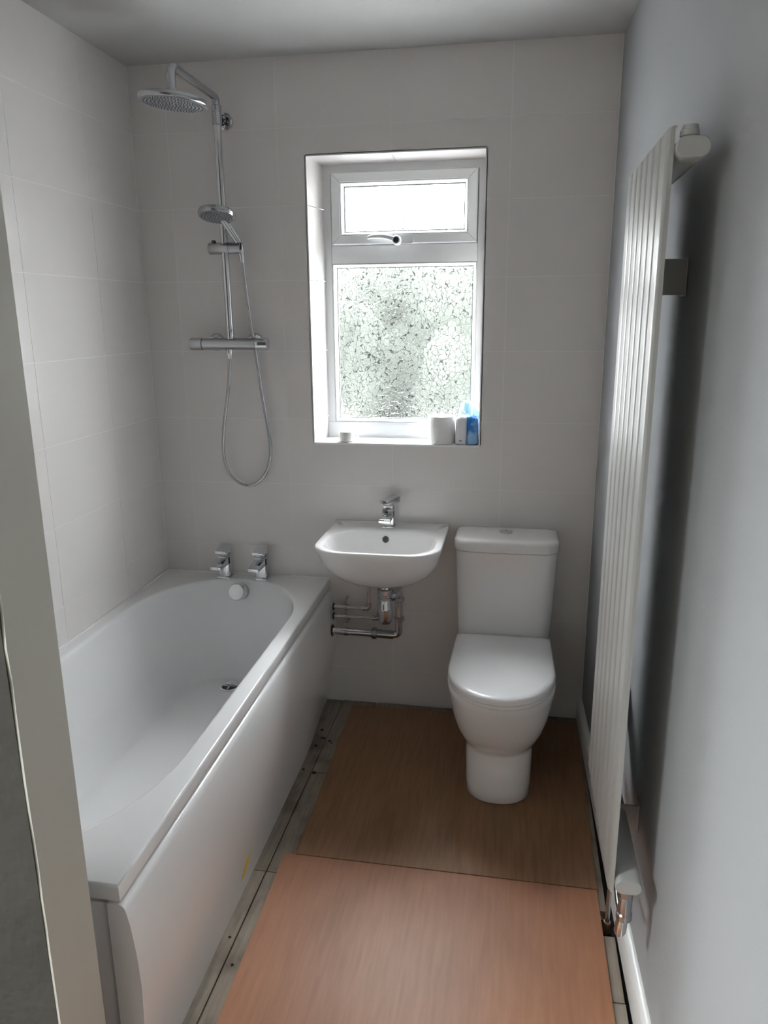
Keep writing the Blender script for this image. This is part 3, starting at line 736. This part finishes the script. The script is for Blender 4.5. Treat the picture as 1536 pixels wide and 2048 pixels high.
obj('pipe_flange', lathe(bmesh.new(), (.7075, WY, WPZ), (1, 0, 0), [(0, .0235), (.003, .0235), (.005, .016)], 28), 'dark', tr)
def clip(x, y, z, r, up, parent, ytop=-.001):
    c = obj('pipe_clip', lathe(bmesh.new(), (x - .006, y, z), (1, 0, 0), [(0, r + .0005), (0, r + .003), (.012, r + .003), (.012, r + .0005)], 16), 'satin', parent)
    s_ = bmesh.new(); cyl(s_, (x, y + .001, z + r), (x, y, z + r + up), .003, n=8); box(s_, x - .004, x + .004, y - .004, ytop, z + r + up - .006, z + r + up + .004, .001)
    obj('clip_stud', s_, 'satin', c)
clip(.765, WY, WPZ, .0145, .018, tr)
def supply(z, xe, zt, label):
    y = -.046
    t = thing('supply_pipe', (.706, y, z), label, 'pipe', 'supply pipes under the basin')
    obj('pipe', tube(bmesh.new(), rounded([(.7085, y, z), (xe, y, z), (xe, y, zt)], .012, 5), .0072, 14), 'chrome', t)
    obj('elbow', tube(bmesh.new(), rounded([(xe - .022, y, z), (xe, y, z), (xe, y, z + .022)], .012, 5), .0098, 14), 'satin', t)
    obj('elbow_ring', cyl(bmesh.new(), (xe - .026, y, z), (xe - .020, y, z), .0112, n=16), 'chrome', t)
    obj('pipe_flange', lathe(bmesh.new(), (.7075, y, z), (1, 0, 0), [(0, .0145), (.0025, .0145), (.004, .009)], 24), 'dark', t)
    obj('tap_connector', lathe(bmesh.new(), (xe, y, zt - .012), (0, 0, 1), [(0, .0085), (.002, .011), (.018, .011), (.022, .013), (.028, .013)], 10), 'satin', t)
    clip(.757, y, z, .0072, .022, t)
supply(.4275, .8505, .592, 'upper thin chrome supply pipe turning up to the wash basin')
supply(.3885, .8905, .586, 'lower thin chrome supply pipe ending behind the bottle trap')

# ------------------------------------------------------------------ toilet
TC = 1.372
to = thing('toilet', (TC, -.4, .007), 'white close-coupled toilet with closed lid beside the wash basin', 'toilet')
rg = []
for (w, wb, yb, yc, yf, ex, z) in [(.102, .095, -.150, -.500, -.606, 2.3, .007), (.106, .098, -.148, -.500, -.612, 2.3, .012), (.107, .098, -.145, -.495, -.610, 2.3, .05), (.1085, .100, -.14, -.485, -.598, 2.3, .12),
                                   (.1095, .102, -.13, -.475, -.584, 2.3, .158), (.111, .103, -.125, -.470, -.584, 2.3, .170), (.117, .108, -.12, -.470, -.594, 2.25, .180), (.130, .118, -.11, -.465, -.612, 2.2, .200), (.147, .132, -.08, -.46, -.634, 2.15, .234), (.160, .15, -.04, -.455, -.646, 2.1, .275),
                                   (.168, .165, -.012, -.45, -.658, 2.1, .315), (.174, .170, -.008, -.45, -.666, 2.05, .350), (.176, .171, -.008, -.45, -.669, 2.05, .371), (.173, .168, -.010, -.45, -.665, 2.05, .3755)]:
    rg.append(ringz(dshape(TC, w, yb, yc, yf, .03, 112, ex, wb), z))
bm = bmesh.new(); loft(bm, rg); pan = obj('pan', bm, 'ceramic', to, 60)
for sx, y in ((-1, -.36), (1, -.33)):
    obj('fixing_cap', lathe(bmesh.new(), (TC + sx * .098, y, .085), (sx, 0, .15), [(0, .0075), (.014, .0075), (.020, .005), (.0215, 0)], 14), 'satin', pan)
def lidring(i, z, yb=-.183): return ringz(dshape(TC, .1745 - i, yb - i, -.448, -.672 + i, .016, 112, 2.05, .1685 - i), z)
bm = bmesh.new(); loft(bm, [lidring(.006, .376), lidring(.002, .3775), lidring(.001, .384), lidring(.002, .3885), lidring(.006, .3895)]); obj('seat', bm, 'seat', to, 50)
bm = bmesh.new(); loft(bm, [lidring(.005, .3905), lidring(.0005, .3915), lidring(0, .397), lidring(.0005, .4035), lidring(.003, .4085), lidring(.0075, .4115), lidring(.018, .4135), lidring(.05, .4145), lidring(.1, .415)])
obj('lid', bm, 'seat', to, 50)
for sx in (-1, 1): obj('hinge', cyl(bmesh.new(), (TC + sx * .09 - .02, -.176, .396), (TC + sx * .09 + .02, -.176, .396), .008, n=16), 'chrome', to)
rg = []
for (w, d, z) in [(.160, .150, .376), (.168, .160, .382), (.1705, .166, .42), (.1755, .175, .55), (.180, .184, .70), (.1805, .185, .722)]:
    rg.append(ringz(rrect(TC - w, TC + w, -d, -.006, .015, 100, .045), z))
bm = bmesh.new(); loft(bm, rg)
for v in bm.verts:    # bowed front
    v.co.y -= .010 * (1 - ((v.co.x - TC) / .182) ** 2) * sstep(.05, .17, -v.co.y)
obj('cistern', bm, 'ceramic', to, 50)
rg = []
for (i, z) in [(.006, .724), (.001, .7255), (0, .730), (0, .752), (.0012, .758), (.005, .7635), (.012, .767), (.03, .7685), (.06, .769)]:
    rg.append(ringz(rrect(TC - .186 + i, TC + .186 - i, -.192 + i, -.004 - i * .4, .02, 100, max(.012, .055 - i * .6)), z))
bm = bmesh.new(); loft(bm, rg)
for v in bm.verts:
    v.co.y -= .010 * (1 - ((v.co.x - TC) / .19) ** 2) * sstep(.05, .17, -v.co.y)
obj('cistern_lid', bm, 'ceramic', to, 50)
bz = .7688; by = -.085
fb = obj('button_ring', lathe(bmesh.new(), (TC - .003, by, bz), (0, 0, 1), [(0, .0235), (.004, .0235), (.0055, .022), (.0055, .0205), (.002, .0205)], 36), 'chrome', to)
for s0, nm in ((0, 0), (1, 1)):
    bm = bmesh.new(); pts = [(TC - .003 + .019 * math.cos(a) + (.001 if s0 else -.001), by + .019 * math.sin(a)) for a in [(-PI / 2 + PI * k / 14 + (0 if s0 else PI)) for k in range(15)]]
    loft(bm, [[(x, y, bz + .001) for x, y in pts], [(x, y, bz + .006) for x, y in pts]]); obj('flush_button', bm, 'chrome', fb)
bm = bmesh.new()

# ------------------------------------------------------------------ radiator on the right wall
RX, RY0, RY1, RZ0, RZ1 = 1.612, -.900, -1.375, .368, 1.826     # front face, far end, near end
ra = thing('radiator', (1.66, (RY0 + RY1) / 2, RZ0), 'tall white flat-column radiator on the pale grey right wall', 'radiator')
n_c = 7; cw = (RY0 - RY1) / n_c
for i in range(n_c):
    y1 = RY0 - i * cw; y0 = y1 - cw; pr = []
    a, b = y0 + .0006, y1 - .0006; m = 10
    for k in range(m + 1):
        t = k / m; y = lerp(a, b, t); e = min(t, 1 - t) * (b - a)
        pr.append((RX + .0045 * (1 - min(1, e / .012)) ** 2, y))
    pr += [(RX + .0115, b), (RX + .0115, a)]
    bm = bmesh.new(); loft(bm, [[(x + .003, y, RZ0) for x, y in pr], [(x, y, RZ0 + .004) for x, y in pr], [(x, y, RZ1 - .004) for x, y in pr], [(x + .003, y, RZ1) for x, y in pr]])
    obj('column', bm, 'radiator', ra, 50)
def manifold(z, nm):
    rr = rrect(RX + .0120, RX + .066, z - .0165, z + .0165, .0155, 48)
    bm = bmesh.new(); rings_ = []
    for y, k in ((RY0 + .004, .0), (RY0 + .002, 1), (RY1 - .010, 1), (RY1 - .012, .93)):
        c0 = RX + .039
        rings_.append([(c0 + (x - c0) * max(k, .9), y, z + (q - z) * max(k, .9)) for x, q in rr])
    loft(bm, rings_); return obj(nm, bm, 'radiator', ra, 40)
top = manifold(1.792, 'top_header'); bot = manifold(.393, 'bottom_header')
vx = RX + .036
obj('vent_plug', lathe(bmesh.new(), (vx, RY1 + .012, 1.807), (0, 0, 1), [(0, .0135), (.004, .0135), (.005, .0155), (.013, .0150), (.014, .0125), (.021, .012), (.022, 0)], 24), 'radiator', top)
for z in (1.604, .385):
    y = -1.14
    bk = obj('wall_bracket', B(RX + .006, xw(y) - .003, y - .002, y + .002, z - .034, z + .034, .001), 'radiator', ra)
    obj('bracket_plate', B(xw(y) - .0045, xw(y) - .0012, y - .004, y + .034, z - .036, z + .036, .001), 'radiator', bk)
    obj('bracket_hook', B(RX + .011, RX + .020, y - .010, y + .010, z - .045, z - .022, .001), 'dark', bk)
for z in (.565,):
    bk = obj('wall_bracket', B(RX + .012, xw(-.9) - .004, -.905, -.900, z - .05, z + .05, .001), 'dark', ra)
    obj('bracket_bolt', cyl(bmesh.new(), (RX + .03, -.905, z + .05), (RX + .03, -.905, z + .075), .007, n=12), 'chrome', bk)
VX, VY = 1.650, RY1 + .010
vl = obj('valve_tail', lathe(bmesh.new(), (VX, VY, .379), (0, 0, -1), [(0, .010), (.006, .010), (.007, .0155), (.022, .0155), (.024, .011)], 8), 'satin', ra, 20)
obj('valve_body', lathe(bmesh.new(), (VX, VY, .357), (0, 0, -1), [(0, .0125), (.004, .0145), (.040, .014), (.043, .0165), (.056, .0165), (.058, .012)], 18), 'satin', vl)
obj('valve_cap', lathe(bmesh.new(), (VX - .002, VY, .305), (-.12, -.1, -1), [(0, .010), (.02, .0125), (.036, .0125), (.044, .009), (.046, .003)], 16), 'chrome', vl)
obj('feed_pipe', tube(bmesh.new(), rounded([(VX, VY, .29), (VX - .004, VY + .06, .285), (1.6685, -1.058, .27), (1.6685, -1.052, -.028)], .04), .0060, 14), 'satin', vl)
obj('floor_collar', lathe(bmesh.new(), (1.6685, -1.052, -.027), (0, 0, 1), [(0, .011), (.03, .011), (.034, .009)], 14), 'copper', vl)

# ------------------------------------------------------------------ things on the window sill
SZ = WZ0 + .0025
cup = thing('small_cup', (.757, .035, SZ), 'small white cup at the left of the window sill', 'cup')
obj('cup_body', lathe(bmesh.new(), (.757, .035, SZ), (0, 0, 1), [(0, .027), (.002, .030), (.036, .0315), (.0375, .0305), (.036, .0285), (.006, .027), (.006, 0)], 28), 'ceramic', cup)
obj('cup_handle', tube(bmesh.new(), spline([(.786, .033, SZ + .031), (.798, .032, SZ + .029), (.800, .032, SZ + .018), (.786, .033, SZ + .010)]), .0028, 8), 'ceramic', cup)
obj('cup_contents', lathe(bmesh.new(), (.757, .035, SZ + .028), (0, 0, 1), [(0, .0275), (.006, .026), (.012, .016), (.014, 0)], 20), 'paper', cup)
def roll(loc, label):
    t = thing('toilet_roll', loc, label, 'toilet roll', 'toilet rolls on the sill')
    obj('tissue', lathe(bmesh.new(), loc, (0, 0, 1), [(0, .022), (0, .050), (.003, .0515), (.097, .0515), (.100, .050), (.100, .022)], 40), 'paper', t)
    obj('tube', lathe(bmesh.new(), loc, (0, 0, 1), [(.001, .0205), (.001, .0215), (.099, .0215), (.099, .0205)], 24), 'card', t)
roll((1.117, .052, SZ), 'bare white toilet roll standing on the sill beside the blue wrapped pack')
pk = thing('tissue_pack', (1.205, .045, SZ), 'opened blue and white plastic pack of tissue at the right of the sill', 'tissue pack')
bm = bmesh.new()
loft(bm, [[(x, y, SZ + z) for x, y in rrect(1.170 + i, 1.2135, .010 + i, .100 - i, .012, 40)] for z, i in ((0, .003), (.003, 0), (.092, .002), (.100, .008))])
obj('white_side', bm, 'packwhite', pk, 50)
bm = bmesh.new()
loft(bm, [[(x, y, SZ + z) for x, y in rrect(1.2135, 1.2545 - i, .008 + i, .102 - i, .014, 40)] for z, i in ((0, .004), (.004, 0), (.05, .001), (.092, .002), (.102, .010))])
obj('blue_side', bm, 'packblue', pk, 50)
obj('print_mark', B(1.186, 1.197, .0088, .0098, SZ + .012, SZ + .0145), 'print', pk)
bm = bmesh.new(); rings_ = []
for k in range(9):
    t = k / 8; rr = []
    for j in range(28):
        a = 2 * PI * j / 28; rad = lerp(1, .55, t ** 1.5) * (1 + .10 * math.sin(5 * a + k) + .06 * math.sin(9 * a - 2 * k))
        rr.append((1.216 + .036 * rad * math.cos(a), .055 + .044 * rad * math.sin(a), SZ + .099 + .052 * t + .006 * math.sin(3 * a + k)))
    rings_.append(rr)
loft(bm, rings_, False, True); obj('film_top', bm, 'film', pk, 60)

# ------------------------------------------------------------------ garden beyond the obscure glass
obj('ground', B(-14, 16, .30, 26, -2.9, -2.8), 'paving', kind='structure')
def blob(name, loc, r, label, cat, seed, trunk=True):
    rnd = random.Random(seed); L_ = Vector(loc)
    t = thing(name, (L_.x, L_.y, -2.8), label, cat, 'garden trees beyond the window')
    bm = bmesh.new()
    for k in range(34):
        d = Vector((rnd.uniform(-1, 1), rnd.uniform(-.8, .8), rnd.uniform(-1, 1))) * .62
        c = L_ + Vector((d.x * r[0], d.y * r[1], d.z * r[2])); s_ = rnd.uniform(.30, .48)
        g = bmesh.ops.create_icosphere(bm, subdivisions=3, radius=1)
        for v in g['verts']:
            q = v.co.copy(); w = 1 + .13 * math.sin(9 * q.x + k) * math.sin(8 * q.y - k) + .10 * math.sin(17 * q.z + 2 * k) * math.sin(15 * q.x)
            v.co = c + Vector((q.x * r[0] * s_ * w, q.y * r[1] * s_ * w, q.z * r[2] * s_ * w))
    obj('foliage', bm, 'leaf', t, 180)
    obj('trunk', lathe(bmesh.new(), (L_.x, L_.y, -2.8), (0, 0, 1), [(0, .22), (.5, .16), (L_.z + 2.8, .10)], 12), 'bark', t)
blob('garden_tree', (-2.05, 9.6, .60), (1.40, 1.2, 2.3), 'fresh green garden tree blurred behind the left edge of the textured pane', 'tree', 3)
blob('garden_tree', (-.45, 12.2, .75), (1.45, 1.2, 2.5), 'pale green garden tree blurred behind the middle of the textured pane', 'tree', 5)
blob('garden_tree', (.95, 9.4, .60), (1.35, 1.2, 2.3), 'grey-green garden tree blurred behind the right edge of the textured pane', 'tree', 11)
obj('shade_overhang', box(box(bmesh.new(), -2.5, 4.5, .262, .70, 2.47, 2.50), -2.5, 4.5, .66, .70, 2.46, 2.66), 'upvc', kind='structure')  # unseen overhang added to block steep sky light at the window
